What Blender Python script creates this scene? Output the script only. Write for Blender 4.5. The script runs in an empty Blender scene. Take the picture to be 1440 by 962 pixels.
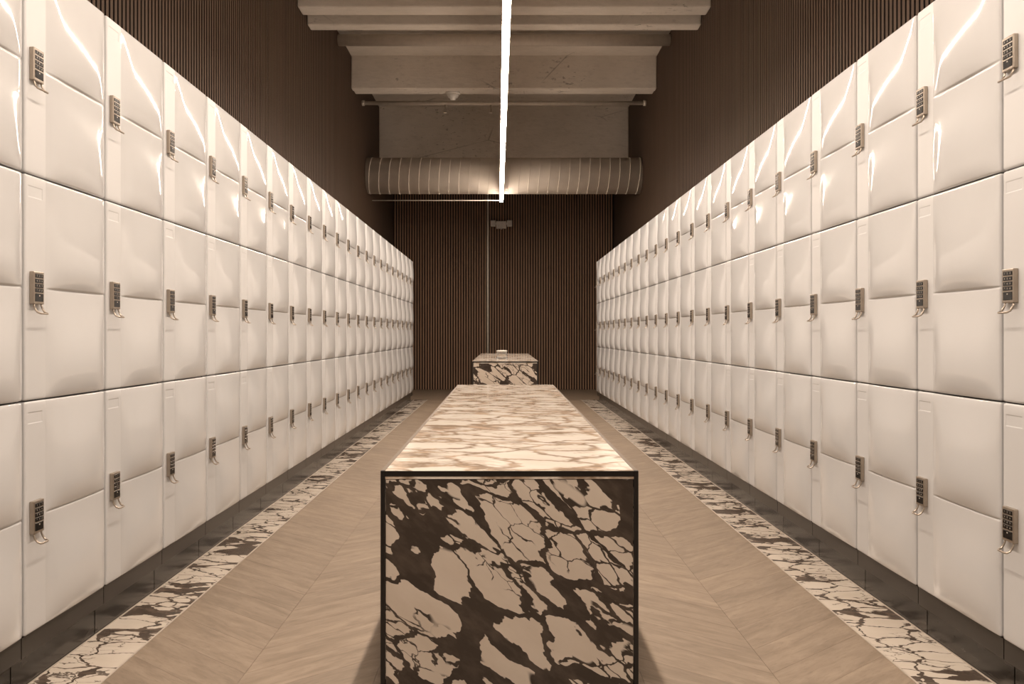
import bpy, bmesh, math, random
from mathutils import Vector, Matrix

random.seed(7)
R = math.radians
scene = bpy.context.scene
C = scene.collection

# ------------------------------------------------------------------ camera
F = 1190.0                 # focal length in pixels of the 1440x962 frame
VX, VY = 707.5, 470.0      # vanishing point of the aisle
HC = 0.85                  # camera height
cam_d = bpy.data.cameras.new('camera'); cam = bpy.data.objects.new('camera', cam_d); C.objects.link(cam)
cam_d.sensor_width = 36.0; cam_d.lens = 36.0 * F / 1440.0
cam_d.shift_x = (720 - VX) / 1440.0; cam_d.shift_y = -(481 - VY) / 1440.0
cam_d.clip_start = 0.05
cam.location = (0, 0, HC); cam.rotation_euler = (R(90), 0, 0)
scene.camera = cam

# ------------------------------------------------------------------ world, exposure
w = bpy.data.worlds.new('world'); scene.world = w; w.use_nodes = True
w.node_tree.nodes['Background'].inputs[0].default_value = (1, .85, .7, 1)
w.node_tree.nodes['Background'].inputs[1].default_value = 0.0
scene.view_settings.view_transform = 'Standard'
scene.view_settings.look = 'None'
scene.view_settings.gamma = 1.0
scene.view_settings.use_curve_mapping = False
scene.view_settings.exposure = 0.0
LED_STRENGTH = 142.0
LED_COLOR = (1.0, 0.83, 0.68)

# ------------------------------------------------------------------ dimensions (metres)
WL, WR = 1.125, 1.1695          # locker fronts left / right of the camera axis
XL, XR = -1.68, 1.70            # slat wall faces
YB = HC * F / 78.0              # back wall
YF = -4.0                       # wall behind the camera
ZC = 3.93                       # ceiling
YEND = 10.584                   # far end of both locker rows
PITCH = 0.4094
NCOL = 24
SEAMS = [0.135, 0.691, 1.231, 1.758]
BORDER_END = 10.96
HL = 2.553                       # underside of the linear light
YLE = 10.84

# ------------------------------------------------------------------ helpers
def obj(name, me, mat, parent=None, loc=None, rotz=None):
    o = bpy.data.objects.new(name, me); C.objects.link(o)
    mats = mat if isinstance(mat, (list, tuple)) else [mat]
    if len(me.materials) == 0:
        for m in mats: me.materials.append(m)
    if parent: o.parent = parent
    if loc is not None: o.location = loc
    if rotz is not None: o.rotation_euler = (0, 0, rotz)
    return o
def empty(name, loc=(0, 0, 0), rotz=0):
    o = bpy.data.objects.new(name, None); C.objects.link(o)
    o.empty_display_size = 0.1; o.location = loc; o.rotation_euler = (0, 0, rotz)
    return o
def tag(o, label, cat, group=None):
    o['label'] = label; o['category'] = cat
    if group: o['group'] = group
    return o
def struct(o): o['kind'] = 'structure'; return o
def to_mesh(bm, name, smooth=False):
    bmesh.ops.recalc_face_normals(bm, faces=bm.faces[:])
    me = bpy.data.meshes.new(name); bm.to_mesh(me); bm.free()
    if smooth:
        for p in me.polygons: p.use_smooth = True
    return me
def add_box(bm, x0, x1, y0, y1, z0, z1, mi=0, bevel=0.0, seg=1):
    r = bmesh.ops.create_cube(bm, size=1.0)
    vs = r['verts']
    for v in vs:
        v.co = Vector((x0 + (v.co.x + .5) * (x1 - x0), y0 + (v.co.y + .5) * (y1 - y0), z0 + (v.co.z + .5) * (z1 - z0)))
    fs = set(f for v in vs for f in v.link_faces)
    for f in fs: f.material_index = mi
    if bevel > 0:
        es = list(set(e for v in vs for e in v.link_edges))
        r = bmesh.ops.bevel(bm, geom=es, offset=bevel, segments=seg, affect='EDGES', profile=0.5)
        for f in r['faces']: f.material_index = mi
def box_mesh(name, x0, x1, y0, y1, z0, z1, bevel=0.0, seg=1):
    bm = bmesh.new(); add_box(bm, x0, x1, y0, y1, z0, z1, 0, bevel, seg); return to_mesh(bm, name)
def add_tube(bm, pts, r, n=8, mi=0, caps=True):
    rings = []
    pts = [Vector(p) for p in pts]
    for i, p in enumerate(pts):
        a = pts[max(i - 1, 0)]; b = pts[min(i + 1, len(pts) - 1)]
        t = (b - a).normalized()
        ref = Vector((0, 0, 1)) if abs(t.z) < .9 else Vector((1, 0, 0))
        u = t.cross(ref).normalized(); v = t.cross(u).normalized()
        rr = r[i] if isinstance(r, (list, tuple)) else r
        rings.append([bm.verts.new(p + (u * math.cos(2 * math.pi * k / n) + v * math.sin(2 * math.pi * k / n)) * rr) for k in range(n)])
    for a, b in zip(rings[:-1], rings[1:]):
        for k in range(n):
            f = bm.faces.new((a[k], a[(k + 1) % n], b[(k + 1) % n], b[k])); f.material_index = mi; f.smooth = True
    if caps:
        f = bm.faces.new(rings[0]); f.material_index = mi
        f = bm.faces.new(rings[-1]); f.material_index = mi
def tube_mesh(name, pts, r, n=8):
    bm = bmesh.new(); add_tube(bm, pts, r, n); return to_mesh(bm, name)
def add_lathe(bm, prof, n=24, mi=0, closed=False):
    rings = []
    for (r, z) in prof:
        rings.append([bm.verts.new((r * math.cos(2 * math.pi * k / n), r * math.sin(2 * math.pi * k / n), z)) for k in range(n)])
    for a, b in zip(rings[:-1], rings[1:]):
        for k in range(n):
            f = bm.faces.new((a[k], a[(k + 1) % n], b[(k + 1) % n], b[k])); f.smooth = True; f.material_index = mi
    bm.faces.new(rings[0]).material_index = mi
    bm.faces.new(rings[-1]).material_index = mi

# ------------------------------------------------------------------ materials
class NT:
    def __init__(s, name):
        s.m = bpy.data.materials.new(name); s.m.use_nodes = True
        s.t = s.m.node_tree; s.b = s.t.nodes['Principled BSDF']
    def n(s, typ, **kw):
        nd = s.t.nodes.new(typ)
        for k, v in kw.items(): setattr(nd, k, v)
        return nd
    def l(s, a, b): s.t.links.new(a, b)
    def val(s, sock, v):
        if hasattr(v, 'default_value'): s.l(v, sock)
        else: sock.default_value = v
    def math(s, op, a, b=None, c=None, clamp=False):
        nd = s.n('ShaderNodeMath', operation=op, use_clamp=clamp)
        s.val(nd.inputs[0], a)
        if b is not None: s.val(nd.inputs[1], b)
        if c is not None: s.val(nd.inputs[2], c)
        return nd.outputs[0]
    def maprange(s, v, a, b, c, d, smooth=False):
        nd = s.n('ShaderNodeMapRange'); nd.interpolation_type = 'SMOOTHSTEP' if smooth else 'LINEAR'
        s.val(nd.inputs[0], v); s.val(nd.inputs[1], a); s.val(nd.inputs[2], b); s.val(nd.inputs[3], c); s.val(nd.inputs[4], d)
        return nd.outputs[0]
    def mix(s, f, a, b):
        nd = s.n('ShaderNodeMix', data_type='RGBA')
        s.val(nd.inputs[0], f)
        for sock, v in ((nd.inputs[6], a), (nd.inputs[7], b)):
            if hasattr(v, 'default_value'): s.l(v, sock)
            else: sock.default_value = (*v, 1)
        return nd.outputs[2]
    def noise(s, vec, scale, detail=3, rough=.55, dist=0):
        nd = s.n('ShaderNodeTexNoise'); nd.inputs['Scale'].default_value = scale; nd.inputs['Detail'].default_value = detail
        nd.inputs['Roughness'].default_value = rough; nd.inputs['Distortion'].default_value = dist
        if vec is not None: s.l(vec, nd.inputs['Vector'])
        return nd
    def vor(s, vec, scale, feature='DISTANCE_TO_EDGE'):
        nd = s.n('ShaderNodeTexVoronoi', feature=feature); nd.inputs['Scale'].default_value = scale
        s.l(vec, nd.inputs['Vector']); return nd
    def mapping(s, vec, loc=(0, 0, 0), rot=(0, 0, 0), scale=(1, 1, 1)):
        nd = s.n('ShaderNodeMapping'); nd.inputs['Location'].default_value = loc; nd.inputs['Rotation'].default_value = rot
        nd.inputs['Scale'].default_value = scale; s.l(vec, nd.inputs['Vector']); return nd.outputs[0]
    def obj(s): return s.n('ShaderNodeTexCoord').outputs['Object']
    def bump(s, h, strength=.3, dist=.01):
        nd = s.n('ShaderNodeBump'); nd.inputs['Strength'].default_value = strength; nd.inputs['Distance'].default_value = dist
        s.l(h, nd.inputs['Height']); s.l(nd.outputs[0], s.b.inputs['Normal'])
    def col(s, c):
        if hasattr(c, 'default_value'): s.l(c, s.b.inputs['Base Color'])
        else: s.b.inputs['Base Color'].default_value = (*c, 1)

def plain(name, col, rough=.5, metal=0.0, var=0.04, scale=20, coat=0):
    t = NT(name)
    nz = t.noise(t.obj(), scale)
    c2 = tuple(max(0, c * (1 - var * 4)) for c in col)
    t.col(t.mix(t.maprange(nz.outputs[0], .35, .75, 0, 1), col, c2))
    t.b.inputs['Roughness'].default_value = rough; t.b.inputs['Metallic'].default_value = metal
    t.b.inputs['Coat Weight'].default_value = coat
    return t.m

def marble(name, scale=7.0, rot=(0, 0, 0), stretch=(1, 1, 1), cream=(.66, .58, .50), dark=(.030, .022, .018),
           lo=.012, hi=.42, seed=0.0, thr=(.46, .66), rough=.12, distort=.10, soft=0.0, lowscale=2.2, thin=.5):
    t = NT(name)
    v = t.mapping(t.obj(), (seed, seed * .7, seed * .3), rot)
    v = t.mapping(v, scale=stretch)
    dn = t.noise(v, scale * 1.1, 4, .6)
    sub = t.n('ShaderNodeVectorMath', operation='SUBTRACT'); t.l(dn.outputs['Color'], sub.inputs[0]); sub.inputs[1].default_value = (.5, .5, .5)
    sc = t.n('ShaderNodeVectorMath', operation='SCALE'); t.l(sub.outputs[0], sc.inputs[0]); sc.inputs['Scale'].default_value = distort
    ad = t.n('ShaderNodeVectorMath', operation='ADD'); t.l(v, ad.inputs[0]); t.l(sc.outputs[0], ad.inputs[1])
    vv = ad.outputs[0]
    d1 = t.vor(vv, scale).outputs['Distance']
    d2 = t.vor(vv, scale * 2.4).outputs['Distance']
    low = t.noise(v, lowscale, 3, .55).outputs[0]
    wid = t.maprange(low, thr[0], thr[1], lo, hi, True)
    mid = t.noise(v, scale * .8, 2).outputs[0]
    wid = t.math('MULTIPLY', wid, t.maprange(mid, .3, .7, .35, 1.6))
    w2 = t.math('ADD', wid, .012 + soft)
    m1 = t.maprange(d1, wid, w2, 1, 0, True)
    lw2 = t.maprange(low, thr[0] - .06, thr[1], .0, .16, True)
    m2 = t.maprange(d2, lw2, t.math('ADD', lw2, .03 + soft), 1, 0, True)
    m2 = t.math('MULTIPLY', m2, t.maprange(mid, .48, .51, 0, thin, True))
    m = t.math('MAXIMUM', m1, m2)
    cn = t.noise(v, scale * .6, 5, .65).outputs[0]
    creamc = t.mix(t.maprange(cn, .40, .75, 0, .45), cream, (cream[0] * .72, cream[1] * .66, cream[2] * .60))
    darkc = t.mix(t.maprange(t.noise(v, scale * 3, 5).outputs[0], .45, .75, 0, .8), dark, tuple(c * 2.3 for c in dark))
    t.col(t.mix(m, creamc, darkc))
    t.b.inputs['Roughness'].default_value = rough
    return t.m

M = {}
SEED = 9.9
M['door'] = plain('white_gloss_laminate', (.655, .66, .67), .07, var=.008, scale=4)
M['door_satin'] = plain('white_satin_strip', (.655, .66, .67), .50, var=.008, scale=4)
M['door_satin'].node_tree.nodes['Principled BSDF'].inputs['Specular IOR Level'].default_value = .3
M['carcass'] = plain('grey_carcass', (.20, .18, .165), .45)
M['base'] = plain('dark_base', (.030, .025, .021), .30)
# plinth: dark polished stone-look laminate
t = NT('dark_polished_plinth')
v = t.mapping(t.obj(), scale=(2, 2, 7))
nn = t.noise(v, 5, 4).outputs[0]
t.col(t.mix(t.maprange(nn, .45, .7, 0, 1), (.030, .025, .021), (.066, .056, .048)))
t.b.inputs['Roughness'].default_value = .22
M['plinth'] = t.m
M['lock'] = plain('champagne_metal', (.42, .36, .30), .36, .70, .03, 60)
M['black'] = plain('black_gloss', (.010, .009, .009), .2)
M['digit'] = plain('pale_print', (.60, .54, .47), .5)
M['trim_black'] = plain('black_edge_profile', (.012, .010, .009), .28, .0)
M['steel_strip'] = plain('brushed_strip', (.62, .54, .46), .35, .2)
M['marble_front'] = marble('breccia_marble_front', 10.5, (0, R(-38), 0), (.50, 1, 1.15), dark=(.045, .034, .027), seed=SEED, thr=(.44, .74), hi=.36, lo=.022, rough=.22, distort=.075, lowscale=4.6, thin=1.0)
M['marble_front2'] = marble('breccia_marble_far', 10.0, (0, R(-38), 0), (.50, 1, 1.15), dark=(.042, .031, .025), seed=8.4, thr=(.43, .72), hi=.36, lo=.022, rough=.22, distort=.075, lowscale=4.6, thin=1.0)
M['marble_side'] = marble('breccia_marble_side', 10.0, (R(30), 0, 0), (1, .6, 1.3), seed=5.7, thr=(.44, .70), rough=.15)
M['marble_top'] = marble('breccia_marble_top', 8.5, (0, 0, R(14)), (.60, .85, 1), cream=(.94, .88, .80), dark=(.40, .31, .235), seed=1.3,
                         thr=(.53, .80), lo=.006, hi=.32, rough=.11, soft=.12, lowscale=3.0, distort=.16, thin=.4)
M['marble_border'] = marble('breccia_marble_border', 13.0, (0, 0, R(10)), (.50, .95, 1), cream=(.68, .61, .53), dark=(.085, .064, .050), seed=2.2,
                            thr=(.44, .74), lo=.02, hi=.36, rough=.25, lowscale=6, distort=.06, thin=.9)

M['marble_top'].node_tree.nodes['Principled BSDF'].inputs['Specular IOR Level'].default_value = .12
# floor planks
def plank_mat(name, ang):
    t = NT(name)
    oi = t.n('ShaderNodeObjectInfo').outputs['Random']
    pos = t.n('ShaderNodeNewGeometry').outputs['Position']
    v = t.mapping(pos, rot=(0, 0, ang))
    cx = t.n('ShaderNodeCombineXYZ'); t.l(t.math('MULTIPLY', oi, 37.0), cx.inputs[0]); t.l(t.math('MULTIPLY', oi, 11.0), cx.inputs[1])
    ad = t.n('ShaderNodeVectorMath', operation='ADD'); t.l(v, ad.inputs[0]); t.l(cx.outputs[0], ad.inputs[1])
    v = t.mapping(ad.outputs[0], scale=(1.6, 9, 1))
    g1 = t.noise(v, 3.0, 6, .62, .6).outputs[0]
    g2 = t.noise(v, 16.0, 4, .6, .3).outputs[0]
    base = t.mix(t.maprange(g1, .32, .70, 0, 1), (.225, .172, .125), (.355, .278, .208))
    base = t.mix(t.maprange(g2, .52, .75, 0, .55), base, (.170, .128, .094))
    fleck = t.noise(t.mapping(ad.outputs[0], scale=(5, 22, 1)), 2.2, 3).outputs[0]
    base = t.mix(t.maprange(fleck, .66, .74, 0, .4), base, (.40, .33, .26))
    hsv = t.n('ShaderNodeHueSaturation'); t.l(base, hsv.inputs['Color']); t.l(t.maprange(oi, 0, 1, .93, 1.07), hsv.inputs['Value'])
    t.col(hsv.outputs[0])
    t.b.inputs['Roughness'].default_value = .48
    t.bump(g2, .08, .002)
    return t.m
CH = 40.0
M['plank_a'] = plank_mat('oak_vinyl_plank_rising', R(-CH))
M['plank_b'] = plank_mat('oak_vinyl_plank_falling', R(CH))
M['plank_x'] = plank_mat('oak_vinyl_cross_floor', 0)
M['subfloor'] = plain('subfloor', (.07, .055, .045), .7)

# slats
def slat_mat(name, k):
    t = NT(name)
    oi = t.n('ShaderNodeObjectInfo').outputs['Random']
    v = t.mapping(t.n('ShaderNodeNewGeometry').outputs['Position'], scale=(30, 30, 1.3))
    g = t.noise(v, 2.0, 4).outputs[0]
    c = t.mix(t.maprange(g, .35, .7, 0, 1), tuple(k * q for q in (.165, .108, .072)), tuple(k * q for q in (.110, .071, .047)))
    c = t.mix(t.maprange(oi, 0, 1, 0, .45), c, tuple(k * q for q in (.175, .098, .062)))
    t.col(c); t.b.inputs['Roughness'].default_value = .6; t.b.inputs['Specular IOR Level'].default_value = .25
    return t.m
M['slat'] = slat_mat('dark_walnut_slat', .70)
M['slat_back'] = slat_mat('brightened_walnut_slat', 2.2)  # same walnut as the sides; light missing on the back wall is in the colour
M['slat_edge'] = plain('black_slat_edge', (.020, .012, .008), .8)
M['felt'] = plain('black_felt', (.008, .006, .005), .95)
M['dark_wall'] = plain('dark_wall', (.10, .075, .055), .7)

# concrete
t = NT('painted_concrete')
o_ = t.obj()
n1 = t.noise(o_, 1.6, 6, .6).outputs[0]
n2 = t.noise(t.mapping(o_, scale=(1, 3, 3)), 9, 6, .7).outputs[0]
pit = t.noise(t.mapping(o_, scale=(1, 2.2, 2.2)), 14, 4, .65).outputs[0]
patch = t.maprange(t.noise(o_, 1.1, 2).outputs[0], .50, .62, 0, 1, True)
pm = t.math('MULTIPLY', t.maprange(pit, .60, .66, 0, 1), patch)
crk = t.vor(t.mapping(o_, scale=(.6, 1, 1)), 1.3).outputs['Distance']
cm = t.math('MULTIPLY', t.maprange(crk, .0, .008, .55, 0), patch)
c = t.mix(t.maprange(n1, .3, .7, 0, 1), (.80, .73, .65), (.66, .60, .525))
c = t.mix(t.maprange(n2, .5, .8, 0, .3), c, (.30, .26, .215))
c = t.mix(t.math('MULTIPLY', pm, .65), c, (.15, .12, .095))
c = t.mix(cm, c, (.14, .11, .09))
t.col(c); t.b.inputs['Roughness'].default_value = .85
t.bump(t.math('SUBTRACT', n2, t.math('MULTIPLY', pm, .8)), .5, .012)
M['concrete'] = t.m
M['pipe'] = plain('painted_pipe', (.66, .59, .51), .6, var=.03)
M['duct'] = plain('painted_duct', (.74, .67, .59), .75, var=.03, scale=6)
M['white_plastic'] = plain('white_plastic', (.88, .85, .80), .4)
M['grey_plastic'] = plain('grey_plastic', (.78, .73, .68), .45)
M['conduit'] = plain('cream_conduit', (.92, .85, .75), .4)
M['alu'] = plain('aluminium', (.35, .31, .27), .4, .6)
t = NT('led_diffuser'); t.col((.9, .85, .8))
t.b.inputs['Emission Color'].default_value = (*LED_COLOR, 1); t.b.inputs['Emission Strength'].default_value = LED_STRENGTH
M['led'] = t.m
t = NT('clear_glass'); t.col((.95, .93, .90)); t.b.inputs['Transmission Weight'].default_value = .9
t.b.inputs['Roughness'].default_value = .05; t.b.inputs['IOR'].default_value = 1.45
M['glass'] = t.m
M['wax'] = plain('cream_wax', (.66, .58, .50), .6)

# ------------------------------------------------------------------ setting: floor
floor = struct(obj('floor', box_mesh('floor', XL - .06, XR + .06, YF, YB + .1, -.06, -.008), M['subfloor']))
BLi, BRi = -.977, 1.005
BLo, BRo = -(WL + .030), WR + .030
# marble borders with bright metal strips
for (a, b) in ((BLo, BLi), (BRi, BRo)):
    obj('marble_border', box_mesh('marble_border', a + .006, b - .006, .2, BORDER_END, -.008, 0), M['marble_border'], floor)
    for x in (a, b - .006):
        obj('metal_strip', box_mesh('metal_strip', x, x + .006, .2, BORDER_END, -.008, .0008), M['steel_strip'], floor)
# chevron planks
bw = (BRi - BLi) / 6.0
dy = bw * math.tan(R(CH))
PW = 0.16
gap = .0004
def plank(sign):
    bm = bmesh.new()
    x0, x1 = gap, bw - gap
    def yy(x): return (x / bw) * dy if sign > 0 else (1 - x / bw) * dy
    base = [(x0, yy(x0) + gap), (x1, yy(x1) + gap), (x1, yy(x1) + PW - gap), (x0, yy(x0) + PW - gap)]
    bot = [bm.verts.new((x, y, -.008)) for x, y in base]
    top = [bm.verts.new((x, y, 0)) for x, y in base]
    bm.faces.new(top); bm.faces.new(bot[::-1])
    for i in range(4): bm.faces.new((bot[i], bot[(i + 1) % 4], top[(i + 1) % 4], top[i]))
    return to_mesh(bm, 'plank')
pm_a, pm_b = plank(1), plank(-1)
pm_a.materials.append(M['plank_a']); pm_b.materials.append(M['plank_b'])
Ystart = 1.0; nrow = int((BORDER_END - dy - Ystart) / PW)
mid_bm = bmesh.new()
for k in range(6):
    up = k in (1, 3, 5)           # band rises towards +x
    for i in range(nrow):
        y0 = Ystart + i * PW
        if k in (2, 3):
            continue
        obj('plank', pm_a if up else pm_b, M['plank_a'], floor, (BLi + k * bw, y0, 0))
for k in (2, 3):
    up = k == 3
    bm = bmesh.new()
    for i in range(nrow):
        y0 = Ystart + i * PW
        src = pm_a if up else pm_b
        vs = [bm.verts.new(v.co + Vector((BLi + k * bw, y0, 0))) for v in src.vertices]
        for p in src.polygons: bm.faces.new([vs[j] for j in p.vertices])
    o = obj('plank_field', to_mesh(bm, 'plank_field'), M['plank_a'] if up else M['plank_b'], floor); o['kind'] = 'stuff'
obj('cross_aisle', box_mesh('cross_aisle', XL, XR, BORDER_END + .001, YB, -.008, 0), M['plank_x'], floor)
obj('plank_ends', box_mesh('plank_ends', BLi, BRi, YF, Ystart + .02, -.008, -.0012), M['plank_x'], floor)
obj('plank_ends', box_mesh('plank_ends', BLi, BRi, Ystart + nrow * PW, BORDER_END, -.008, -.0012), M['plank_x'], floor)

# ------------------------------------------------------------------ setting: ceiling and beams
ceil_ = struct(obj('ceiling', box_mesh('ceiling', XL - .06, XR + .06, YF, YB + .1, ZC, ZC + .1), M['concrete']))
def beam(y0, y1, z0, ch=.012):
    obj('concrete_beam', box_mesh('concrete_beam', XL, XR, y0, y1, z0, ZC + .01, ch, 2), M['concrete'], ceil_)
for k in range(-3, 2):
    o = k * 2.45
    if k <= 0:
        beam(6.906 + o, 7.09 + o, 3.52); beam(7.25 + o, 7.385 + o, 3.50)
beam(9.36, 9.46, 3.565); beam(9.50, 9.64, 3.585, .006)
beam(11.46, 11.75, 2.95)

# ------------------------------------------------------------------ setting: walls
wl = struct(obj('wall_left', box_mesh('wall_left', XL - .06, XL - .026, YF, YB + .1, -.06, ZC), M['felt']))
wr = struct(obj('wall_right', box_mesh('wall_right', XR + .026, XR + .06, YF, YB + .1, -.06, ZC), M['felt']))
wb = struct(obj('wall_back', box_mesh('wall_back', XL - .026, XR + .026, YB + .026, YB + .06, 0, ZC), M['felt']))
wf = struct(obj('wall_front', box_mesh('wall_front', XL - .06, XR + .06, YF - .05, YF, -.06, ZC), M['dark_wall']))
SP = .0395
slat_side = box_mesh('slat', -.013, .013, -.0120, .0120, .002, ZC)
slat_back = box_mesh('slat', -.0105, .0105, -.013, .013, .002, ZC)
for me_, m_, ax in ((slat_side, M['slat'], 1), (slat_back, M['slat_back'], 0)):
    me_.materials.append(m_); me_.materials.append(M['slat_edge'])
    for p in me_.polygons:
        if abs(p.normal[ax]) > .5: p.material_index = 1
y = 3.0
while y < YB - .01:
    obj('slat', slat_side, M['slat'], wl, (XL - .013, y, 0))
    obj('slat', slat_side, M['slat'], wr, (XR + .013, y, 0))
    y += SP
x = XL + .025
while x < XR - .01:
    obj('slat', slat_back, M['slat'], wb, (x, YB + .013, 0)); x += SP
for wobj, x in ((wl, XL - .022), (wr, XR + .022)):
    obj('wall_panel', box_mesh('wall_panel', x - .004, x + .004, YF, 2.97, 0, ZC), M['dark_wall'], wobj)

# ------------------------------------------------------------------ lockers
GAPV, GAPH = .0110, .0035
DW = PITCH - GAPV
STRIP = .0965 - GAPV / 2
AMP = .0080
def smooth(e0, e1, x):
    t_ = min(1, max(0, (x - e0) / (e1 - e0))); return t_ * t_ * (3 - 2 * t_)
def door_mesh(h):
    """Front at y=0, x in 0..DW, z in 0..h. Flat lock strip on the left, two pillowed halves to its right."""
    W_ = DW
    rx0, rx1, rz0, rz1 = .012, .074, h - .052, h - .026      # label recess
    e = .0005
    g_ = .0012
    xs = [0, .0012, .003, .006, rx0 - e - g_, rx0 - e, rx0 + e, rx0 + e + g_, (rx0 + rx1) / 2, rx1 - e - g_, rx1 - e, rx1 + e, rx1 + e + g_, STRIP - .002]
    np_ = 22
    xs += [STRIP + (W_ - STRIP - .004) * (i / np_) for i in range(np_ + 1)] + [W_ - .0018, W_]
    half = h / 2
    zs = [0, .0012, .003, .006]
    zs += [.006 + (half - .012) * (i / 18) for i in range(1, 18)]
    zs += [half - .006, half - .003, half - .0012, half + .0012, half + .003, half + .006]
    top = [half + .006 + (half - .012) * (i / 18) for i in range(1, 18)]
    top = [z for z in top if min(abs(z - rz0), abs(z - rz1)) > .004]
    zs += top + [rz0 - e - g_, rz0 - e, rz0 + e, rz0 + e + g_, rz1 - e - g_, rz1 - e, rz1 + e, rz1 + e + g_, h - .006, h - .003, h - .0012, h]
    xs = sorted(set(xs)); zs = sorted(set(zs))
    def off(x, z):
        d = 0.0
        if x > STRIP:
            u = (x - STRIP) / (W_ - STRIP)
            zz = z if z < half else z - half
            v = 1 - min(1, max(0, zz / half))          # 0 at the top of a half, 1 at its bottom
            horiz = math.sin(math.pi * min(1, u)) ** 1.05
            vert = math.sin(math.pi / 2 * v / .72) ** 1.4 if v < .72 else 1 - ((v - .72) / .28) ** 2.4 * .92
            if z < half: vert = (vert ** 1.5 if v < .72 else vert) * .85
            ue = min(u, 1 - u) / .20
            horiz += 1.2 * (1 - (1 - min(1, ue)) ** 2)
            d += AMP * horiz * vert
            # crease between the halves
            dz = abs(z - half)
            if dz < .006:
                ramp = smooth(STRIP, STRIP + .012, x)
                if z <= half:  d = d * (1 - .9 * ramp) if False else d
                d -= ramp * .0022 * (1 - smooth(.0004, .0035, dz))
        else:
            if rx0 - 1e-6 < x < rx1 + 1e-6 and rz0 - 1e-6 < z < rz1 + 1e-6 and \
               x > rx0 and x < rx1 and z > rz0 and z < rz1:
                d -= .0009
        # rounded edges
        ed = min(x, W_ - x, z, h - z)
        if ed < .006:
            q = 1 - ed / .006
            d -= .0042 * (1 - math.sqrt(max(0, 1 - q * q)))
        return d
    rc = .006
    bm = bmesh.new()
    grid = []
    for z in zs:
        row = []
        for x in xs:
            px, pz = x, z
            cx = rc if x < rc else (W_ - rc if x > W_ - rc else None)
            cz = rc if z < rc else (h - rc if z > h - rc else None)
            if cx is not None and cz is not None:
                ddx, ddz = x - cx, z - cz
                m_ = max(abs(ddx), abs(ddz)); L = math.hypot(ddx, ddz)
                if L > 1e-9: px, pz = cx + ddx / L * m_, cz + ddz / L * m_
            row.append(bm.verts.new((px, -off(x, z), pz)))
        grid.append(row)
    for j in range(len(zs) - 1):
        for i in range(len(xs) - 1):
            f = bm.faces.new((grid[j][i], grid[j][i + 1], grid[j + 1][i + 1], grid[j + 1][i])); f.smooth = True
            if xs[i + 1] < STRIP: f.material_index = 1
    # side walls to the back plane
    ring = [grid[0][i] for i in range(len(xs))] + [grid[j][-1] for j in range(1, len(zs))] + \
           [grid[-1][i] for i in range(len(xs) - 2, -1, -1)] + [grid[j][0] for j in range(len(zs) - 2, 0, -1)]
    back = [bm.verts.new((v_.co.x, .019, v_.co.z)) for v_ in ring]
    n = len(ring)
    for k in range(n):
        bm.faces.new((ring[k], back[k], back[(k + 1) % n], ring[(k + 1) % n]))
    bm.faces.new(back)
    me = bpy.data.meshes.new('door'); bmesh.ops.recalc_face_normals(bm, faces=bm.faces[:]); bm.to_mesh(me); bm.free()
    me.materials.append(M['door']); me.materials.append(M['door_satin'])
    return me
LW, LH, LD = .045, .078, .0115
def lock_body():
    bm = bmesh.new(); add_box(bm, -LW / 2, LW / 2, -LD, .0, -LH / 2, LH / 2, 0, .0018, 2)
    me = to_mesh(bm, 'keypad_lock'); me.materials.append(M['lock']); return me
def digits(bm, chars, zc):
    for k, ch in enumerate(chars):
        cu = bpy.data.curves.new('d', 'FONT'); cu.body = ch; cu.size = .0062; cu.align_x = 'CENTER'; cu.align_y = 'CENTER'; cu.resolution_u = 2
        to = bpy.data.objects.new('d', cu)
        C.objects.link(to)
        dg = bpy.context.evaluated_depsgraph_get(); me = to.evaluated_get(dg).to_mesh()
        vs = [bm.verts.new(((k - 1) * .0105 + v_.co.x, -LD - .00125, zc + v_.co.y)) for v_ in me.vertices]
        for p in me.polygons:
            try:
                f = bm.faces.new([vs[j] for j in p.vertices]); f.material_index = 1
            except ValueError: pass
        to.evaluated_get(dg).to_mesh_clear()
        C.objects.unlink(to); bpy.data.objects.remove(to); bpy.data.curves.remove(cu)
def key_row(chars, zc):
    bm = bmesh.new()
    add_box(bm, -.0175, .0175, -LD - .001, -LD + .001, zc - .0047, zc + .0047, 0, .0006, 1)
    digits(bm, chars, zc)
    me = bpy.data.meshes.new('key_row'); bm.to_mesh(me); bm.free()
    me.materials.append(M['black']); me.materials.append(M['digit']); return me
def reader():
    bm = bmesh.new(); zc = LH / 2 - LH * .80
    add_box(bm, -.0175, .0175, -LD - .001, -LD + .001, zc - .0095, zc + .0095, 0, .0006, 1)
    add_box(bm, -.002, .002, -LD - .0014, -LD, zc + .003, zc + .006, 1)
    me = to_mesh(bm, 'reader_window'); me.materials.append(M['black']); me.materials.append(M['digit']); return me
def handle():
    bm = bmesh.new()
    pts = []
    hw = .0165
    side = [(-.007, -LH / 2 + .002), (-.0085, -LH / 2 - .006), (-.012, -LH / 2 - .013), (-.016, -LH / 2 - .019), (-.0235, -LH / 2 - .0225)]
    L = [(-hw, y_, z_) for y_, z_ in side]; Rr = [(hw, y_, z_) for y_, z_ in side]
    path = L + [(-hw + .004, -.0255, -LH / 2 - .0230), (hw - .004, -.0255, -LH / 2 - .0230)] + Rr[::-1]
    add_tube(bm, path, .0024, 6)
    me = to_mesh(bm, 'pull_handle'); me.materials.append(M['lock']); return me
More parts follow.
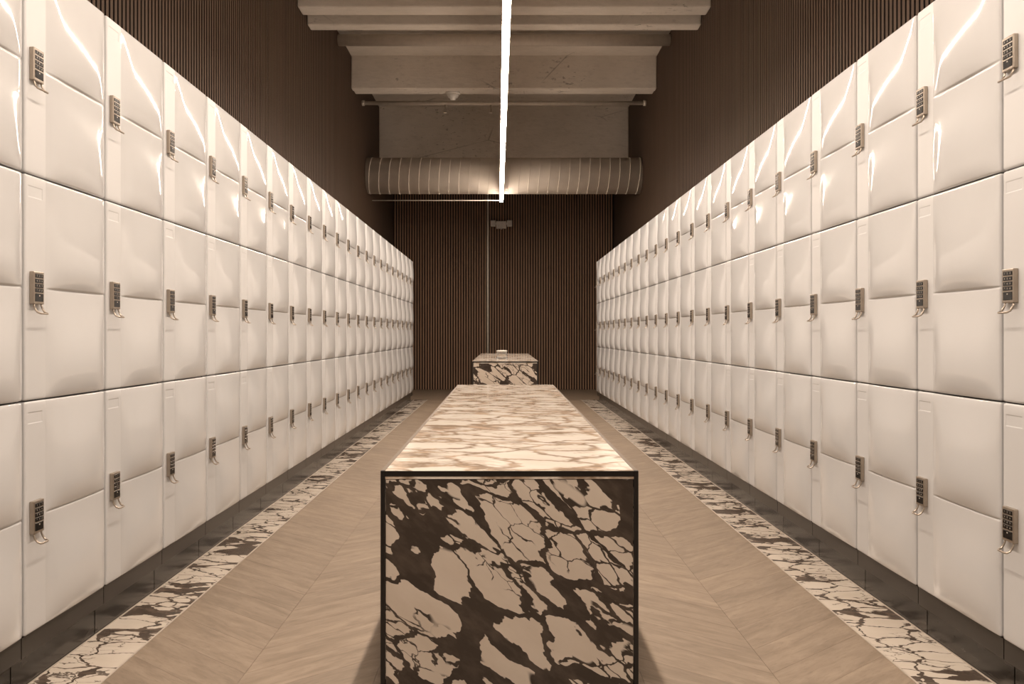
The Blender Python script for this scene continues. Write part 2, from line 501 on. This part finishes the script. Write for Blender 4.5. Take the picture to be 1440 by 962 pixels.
def keypad_simple():
    bm = bmesh.new()
    for fr in (.135, .29, .44, .58): add_box(bm, -.0175, .0175, -LD - .001, -LD + .001, LH / 2 - LH * fr - .0047, LH / 2 - LH * fr + .0047)
    add_box(bm, -.0175, .0175, -LD - .001, -LD + .001, LH / 2 - LH * .8 - .0095, LH / 2 - LH * .8 + .0095)
    me = to_mesh(bm, 'keypad'); me.materials.append(M['black']); return me

me_doors = [door_mesh(SEAMS[i + 1] - SEAMS[i] - GAPH) for i in range(3)]
me_body = box_mesh('carcass', -DW / 2 + .001, DW / 2 - .001, .021, .53, .1352, 1.757)
me_body.materials.append(M['carcass'])
me_top = box_mesh('top_panel', -DW / 2, DW / 2, -.001, .53, 1.7575, 1.762)
me_base = box_mesh('base_rail', -PITCH / 2 + .002, PITCH / 2 - .002, .006, .10, .0855, .1345); me_base.materials.append(M['base'])
me_plinth = box_mesh('plinth', -PITCH / 2 + .0025, PITCH / 2 - .0025, .0315, .12, .001, .0855); me_plinth.materials.append(M['plinth'])
me_lock = lock_body()
me_rows = [key_row(c_, LH / 2 - LH * fr) for c_, fr in zip(('123', '456', '789', '*0#'), (.135, .29, .44, .58))]
me_reader, me_handle, me_keypad = reader(), handle(), keypad_simple()

ORD = ['first', 'second', 'third', 'fourth', 'fifth', 'sixth', 'seventh', 'eighth', 'ninth', 'tenth', 'eleventh', 'twelfth', 'thirteenth',
       'fourteenth', 'fifteenth', 'sixteenth', 'seventeenth', 'eighteenth', 'nineteenth', 'twentieth', 'twenty-first', 'twenty-second',
       'twenty-third', 'twenty-fourth']
def tower(xf, yc, rz, label, group, detailed):
    t_ = empty('locker_tower', (xf, yc, 0), rz); tag(t_, label, 'locker', group)
    obj('carcass', me_body, M['carcass'], t_)
    obj('base_rail', me_base, M['base'], t_); obj('plinth', me_plinth, M['plinth'], t_)
    for i in range(3):
        z0 = SEAMS[i] + GAPH / 2
        obj('door', me_doors[i], M['door'], t_, (-DW / 2, 0, z0))
        zc = (SEAMS[i] + SEAMS[i + 1]) / 2
        lk = obj('keypad_lock', me_lock, M['lock'], t_, (-PITCH / 2 + .022 + LW / 2, 0, zc))
        if i == 0: lk['label'] = 'champagne metal keypad lock with black keys'
        obj('pull_handle', me_handle, M['lock'], lk)
        if detailed:
            for m_ in me_rows: obj('key_row', m_, M['black'], lk)
            obj('reader_window', me_reader, M['black'], lk)
        else:
            obj('keypad', me_keypad, M['black'], lk)
    return t_
for k in range(NCOL):
    yc = YEND - (k + .5) * PITCH
    tower(-WL, yc, R(90), 'white three-door locker tower, %s from slatted back wall, row nearer the thin vertical conduit' % ORD[k],
          'locker towers in the row nearer the conduit', k >= 10)
    tower(WR, yc, R(-90), 'white three-door locker tower, %s from slatted back wall, row farther from thin vertical conduit' % ORD[k],
          'locker towers in the row farther from the conduit', k >= 10)

# ------------------------------------------------------------------ benches
def bench(name, x0, x1, y0, y1, h, mats, label):
    b = empty(name, ((x0 + x1) / 2, y0, 0)); tag(b, label, 'bench', 'marble block benches along the aisle')
    w2 = (x1 - x0) / 2; L = y1 - y0; T = .0105; s = .0035
    mf, ms, mt = mats
    obj('marble_top', box_mesh('marble_top', -w2 + T, w2 - T, T * .2, L - T * .2, h - .020, h, .0006), mt, b)
    obj('marble_front', box_mesh('marble_front', -w2 + T + .0015, w2 - T - .0015, s, .022, .004, h - .0215, .0006), mf, b)
    obj('marble_end', box_mesh('marble_end', -w2 + T + .0015, w2 - T - .0015, L - .022, L - s, .004, h - .0215, .0006), mf, b)
    for sx in (-1, 1):
        xa, xb = sorted((sx * (w2 - s), sx * (w2 - .022)))
        obj('marble_side', box_mesh('marble_side', xa, xb, T + .0235, L - T - .0235, .004, h - .0215, .0006), ms, b)
    bk = M['trim_black']
    # top edge profiles, corner profiles
    for ya, yb in ((.0, .0022), (L - .0022, L)):
        obj('edge_profile', box_mesh('edge_profile', -w2 + T, w2 - T, ya, yb, h - .0135, h - .0008), bk, b)
    for sx in (-1, 1):
        xa, xb = sorted((sx * w2, sx * (w2 - T)))
        obj('side_profile', box_mesh('side_profile', xa, xb, T, L - T, h - .012, h - .0002, .0008), M['edge_steel_lit'], b)
        for ya, yb in ((0, T), (L - T, L)):
            obj('corner_profile', box_mesh('corner_profile', xa, xb, ya, yb, .002, h - .0004, .0009), bk, b)
    obj('core', box_mesh('core', -w2 + .024, w2 - .024, .024, L - .024, .003, h - .021), bk, b)
    return b
M['edge_steel_lit'] = plain('edge_steel_lit', (.30, .25, .21), .4, .3)  # metal edge trim; its taupe tone is reflected light put into the colour
YF1 = F * .32 / 192; YB1 = F * .32 / 71
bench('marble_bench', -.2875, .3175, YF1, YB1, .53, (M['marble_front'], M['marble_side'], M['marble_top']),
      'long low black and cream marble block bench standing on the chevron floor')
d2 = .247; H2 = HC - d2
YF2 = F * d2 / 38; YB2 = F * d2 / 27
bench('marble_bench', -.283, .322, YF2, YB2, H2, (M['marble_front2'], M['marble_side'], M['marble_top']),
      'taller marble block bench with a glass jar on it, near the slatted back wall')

# glass jar on the far bench
jar = empty('glass_jar', (-.012, F * d2 / 36.3 + .05, H2 + .0005)); tag(jar, 'small clear glass candle jar standing on the far marble bench', 'jar')
bm = bmesh.new()
add_lathe(bm, [(.050, 0), (.058, .004), (.060, .012), (.056, .022), (.047, .028), (.047, .034), (.050, .040), (.050, .078), (.047, .080), (.046, .042), (.042, .036)], 28)
obj('glass_body', to_mesh(bm, 'glass_body'), M['glass'], jar)
bm = bmesh.new(); add_lathe(bm, [(.036, .0365), (.0415, .037), (.0445, .043), (.0445, .062), (.043, .064)], 24); obj('wax', to_mesh(bm, 'wax'), M['wax'], jar)
bm = bmesh.new(); add_lathe(bm, [(.040, .0808), (.051, .0808), (.052, .088), (.040, .092)], 24); obj('lid', to_mesh(bm, 'lid'), M['white_plastic'], jar)

# ------------------------------------------------------------------ linear light
YS = -3.2
lamp = empty('linear_light', (0, 0, HL)); tag(lamp, 'long glowing warm white linear tube light hung along the aisle', 'light')
xa, xb = .02, -.022          # the fixture runs a hair off the aisle's line
def lx(y_): return xa + (xb - xa) * (y_ - 4.18) / (YLE - 4.18)
nseg = 14
def lightbar(name, prof, mat):
    bm = bmesh.new(); rings = []
    for i in range(nseg + 1):
        y_ = YS + (YLE - YS) * i / nseg
        rings.append([bm.verts.new((lx(y_) + px, y_, pz)) for px, pz in prof])
    n = len(prof)
    for a, b in zip(rings[:-1], rings[1:]):
        for k in range(n): bm.faces.new((a[k], a[(k + 1) % n], b[(k + 1) % n], b[k]))
    bm.faces.new(rings[0]); bm.faces.new(rings[-1])
    return obj(name, to_mesh(bm, name), mat, lamp)
LWD = .0205
lightbar('diffuser', [(-LWD, .003), (-LWD, -.006), (-LWD + .004, -.010), (LWD - .004, -.010), (LWD, -.006), (LWD, .003)], M['led'])
lightbar('housing', [(-LWD - .0015, .001), (-LWD - .0005, .001), (-LWD - .0005, .0035), (LWD + .0005, .0035), (LWD + .0005, .001), (LWD + .0015, .001), (LWD + .0015, .026), (-LWD - .0015, .026)], M['alu'])
for y_ in (-2.2, .2, 2.6, 5.0, 8.3):
    obj('suspension_cable', tube_mesh('suspension_cable', [(lx(y_), y_, .0265), (lx(y_), y_, ZC - HL - .001)], .0015, 6), M['alu'], lamp)
o = obj('end_bracket', box_mesh('end_bracket', lx(10.2) - .075, lx(10.2) + .075, 10.19, 10.205, .0263, .031), M['alu'], lamp)
cond = obj('power_conduit', tube_mesh('power_conduit', [(XL + .001, YLE + .012, HL + .012), (lx(YLE) - .0, YLE + .012, HL + .012)], .0065, 8), M['conduit'])
tag(cond, 'thin horizontal conduit running from the end of the linear light to the wall', 'conduit')

# ------------------------------------------------------------------ services
YD = 10.49; ZD = HC + (VY - 247.5) * YD / F; RD = .222
duct = empty('air_duct', (0, YD, ZD)); tag(duct, 'fat round ribbed air duct painted grey, crossing below the ceiling', 'duct')
bm = bmesh.new(); add_tube(bm, [(XL + .004, 0, 0), (XR - .004, 0, 0)], RD, 48); obj('duct_tube', to_mesh(bm, 'duct_tube'), M['duct'], duct)
def ring_mesh():
    bm = bmesh.new(); n = 48; rings = []
    for k in range(n):
        a = 2 * math.pi * k / n
        sh = .018 * math.sin(a)
        rings.append([bm.verts.new((dx_ + sh, math.cos(a) * rr, math.sin(a) * rr)) for dx_, rr in ((-.004, RD - .003), (-.002, RD + .0045), (.002, RD + .0045), (.004, RD - .003))])
    for k in range(n):
        a, b = rings[k], rings[(k + 1) % n]
        for j in range(4): bm.faces.new((a[j], a[(j + 1) % 4], b[(j + 1) % 4], b[j])).smooth = True
    me = to_mesh(bm, 'seam_rib'); me.materials.append(M['duct']); return me
rm = ring_mesh(); x = XL + .05
while x < XR - .03:
    obj('seam_rib', rm, M['duct'], duct, (x, 0, 0)); x += .122
# pipes under the ceiling
p1y = F * 1.68 / 232.0; p1z = HC + 413.5 * p1y / F
tag(obj('ceiling_pipe', tube_mesh('ceiling_pipe', [(XL + .002, p1y, p1z), (XR - .002, p1y, p1z)], .058, 20), M['pipe']),
    'thick painted pipe close under the ceiling slab between the concrete beams', 'pipe')
p2y = F * 1.68 / 198.5; p2z = HC + 325 * p2y / F
sp = empty('sprinkler_pipe', (0, p2y, p2z)); tag(sp, 'thin painted sprinkler pipe spanning the room in front of the air duct', 'pipe')
bm = bmesh.new(); add_tube(bm, [(XL + .002, 0, 0), (XR - .002, 0, 0)], .024, 14)
obj('pipe', to_mesh(bm, 'pipe'), M['pipe'], sp)
obj('flange', tube_mesh('flange', [(XL + .001, 0, 0), (XL + .03, 0, 0)], .034, 14), M['pipe'], sp)
obj('flange', tube_mesh('flange', [(XR - .03, 0, 0), (XR - .001, 0, 0)], .034, 14), M['pipe'], sp)
for px in (626, 690):
    X_ = (px - VX) * p2y / F
    s_ = obj('sprinkler_head', tube_mesh('sprinkler_head', [(X_, 0, -.02), (X_, 0, -.07), (X_, 0, -.072), (X_, 0, -.11), (X_, 0, -.112), (X_, 0, -.118)], [.009, .009, .016, .012, .022, .020], 10), M['pipe'], sp)
sd = empty('smoke_detector', ((637 - VX) * 9.57 / F, 9.57, 3.585)); tag(sd, 'round white smoke detector under the concrete beam', 'smoke detector')
bm = bmesh.new(); add_lathe(bm, [(.080, 0), (.082, -.018), (.074, -.026)], 28); obj('mounting_base', to_mesh(bm, 'mounting_base'), M['white_plastic'], sd)
bm = bmesh.new(); add_lathe(bm, [(.066, -.026), (.066, -.040), (.056, -.050), (.056, -.058), (.034, -.066), (.030, -.082), (.012, -.086)], 28)
obj('sensor_dome', to_mesh(bm, 'sensor_dome'), M['white_plastic'], sd)
# conduit and emergency light on the back wall
cx_ = -21.5 * (YB - .015) / F
tag(obj('wall_conduit', tube_mesh('wall_conduit', [(cx_, YB - .0165, .002), (cx_, YB - .0165, ZC - .002)], .016, 10), M['conduit']),
    'thin pale vertical conduit on the dark slatted back wall', 'conduit')
el = empty('emergency_light', ((705 - VX) * YB / F, YB - .001, HC + (VY - 316.5) * YB / F)); tag(el, 'grey twin-head emergency light on the dark slatted back wall', 'emergency light')
obj('housing', box_mesh('housing', -.078, .078, -.075, 0, -.060, .052, .008, 2), M['grey_plastic'], el)
for sx in (-1, 1):
    h_ = obj('lamp_head', box_mesh('lamp_head', sx * .125 - .038, sx * .125 + .038, -.085, -.02, -.030, .062, .006, 2), M['white_plastic'], el)
    obj('lens', box_mesh('lens', sx * .125 - .031, sx * .125 + .031, -.089, -.084, -.016, .054, .002), M['glass_lens'] if 'glass_lens' in M else M['grey_plastic'], h_)
    obj('bracket_arm', box_mesh('bracket_arm', min(sx * .074, sx * .090), max(sx * .074, sx * .090), -.055, -.035, .0, .03), M['grey_plastic'], el)
obj('test_button', tube_mesh('test_button', [(0, -.05, -.0595), (0, -.05, -.072)], .009, 10), M['white_plastic'], el)
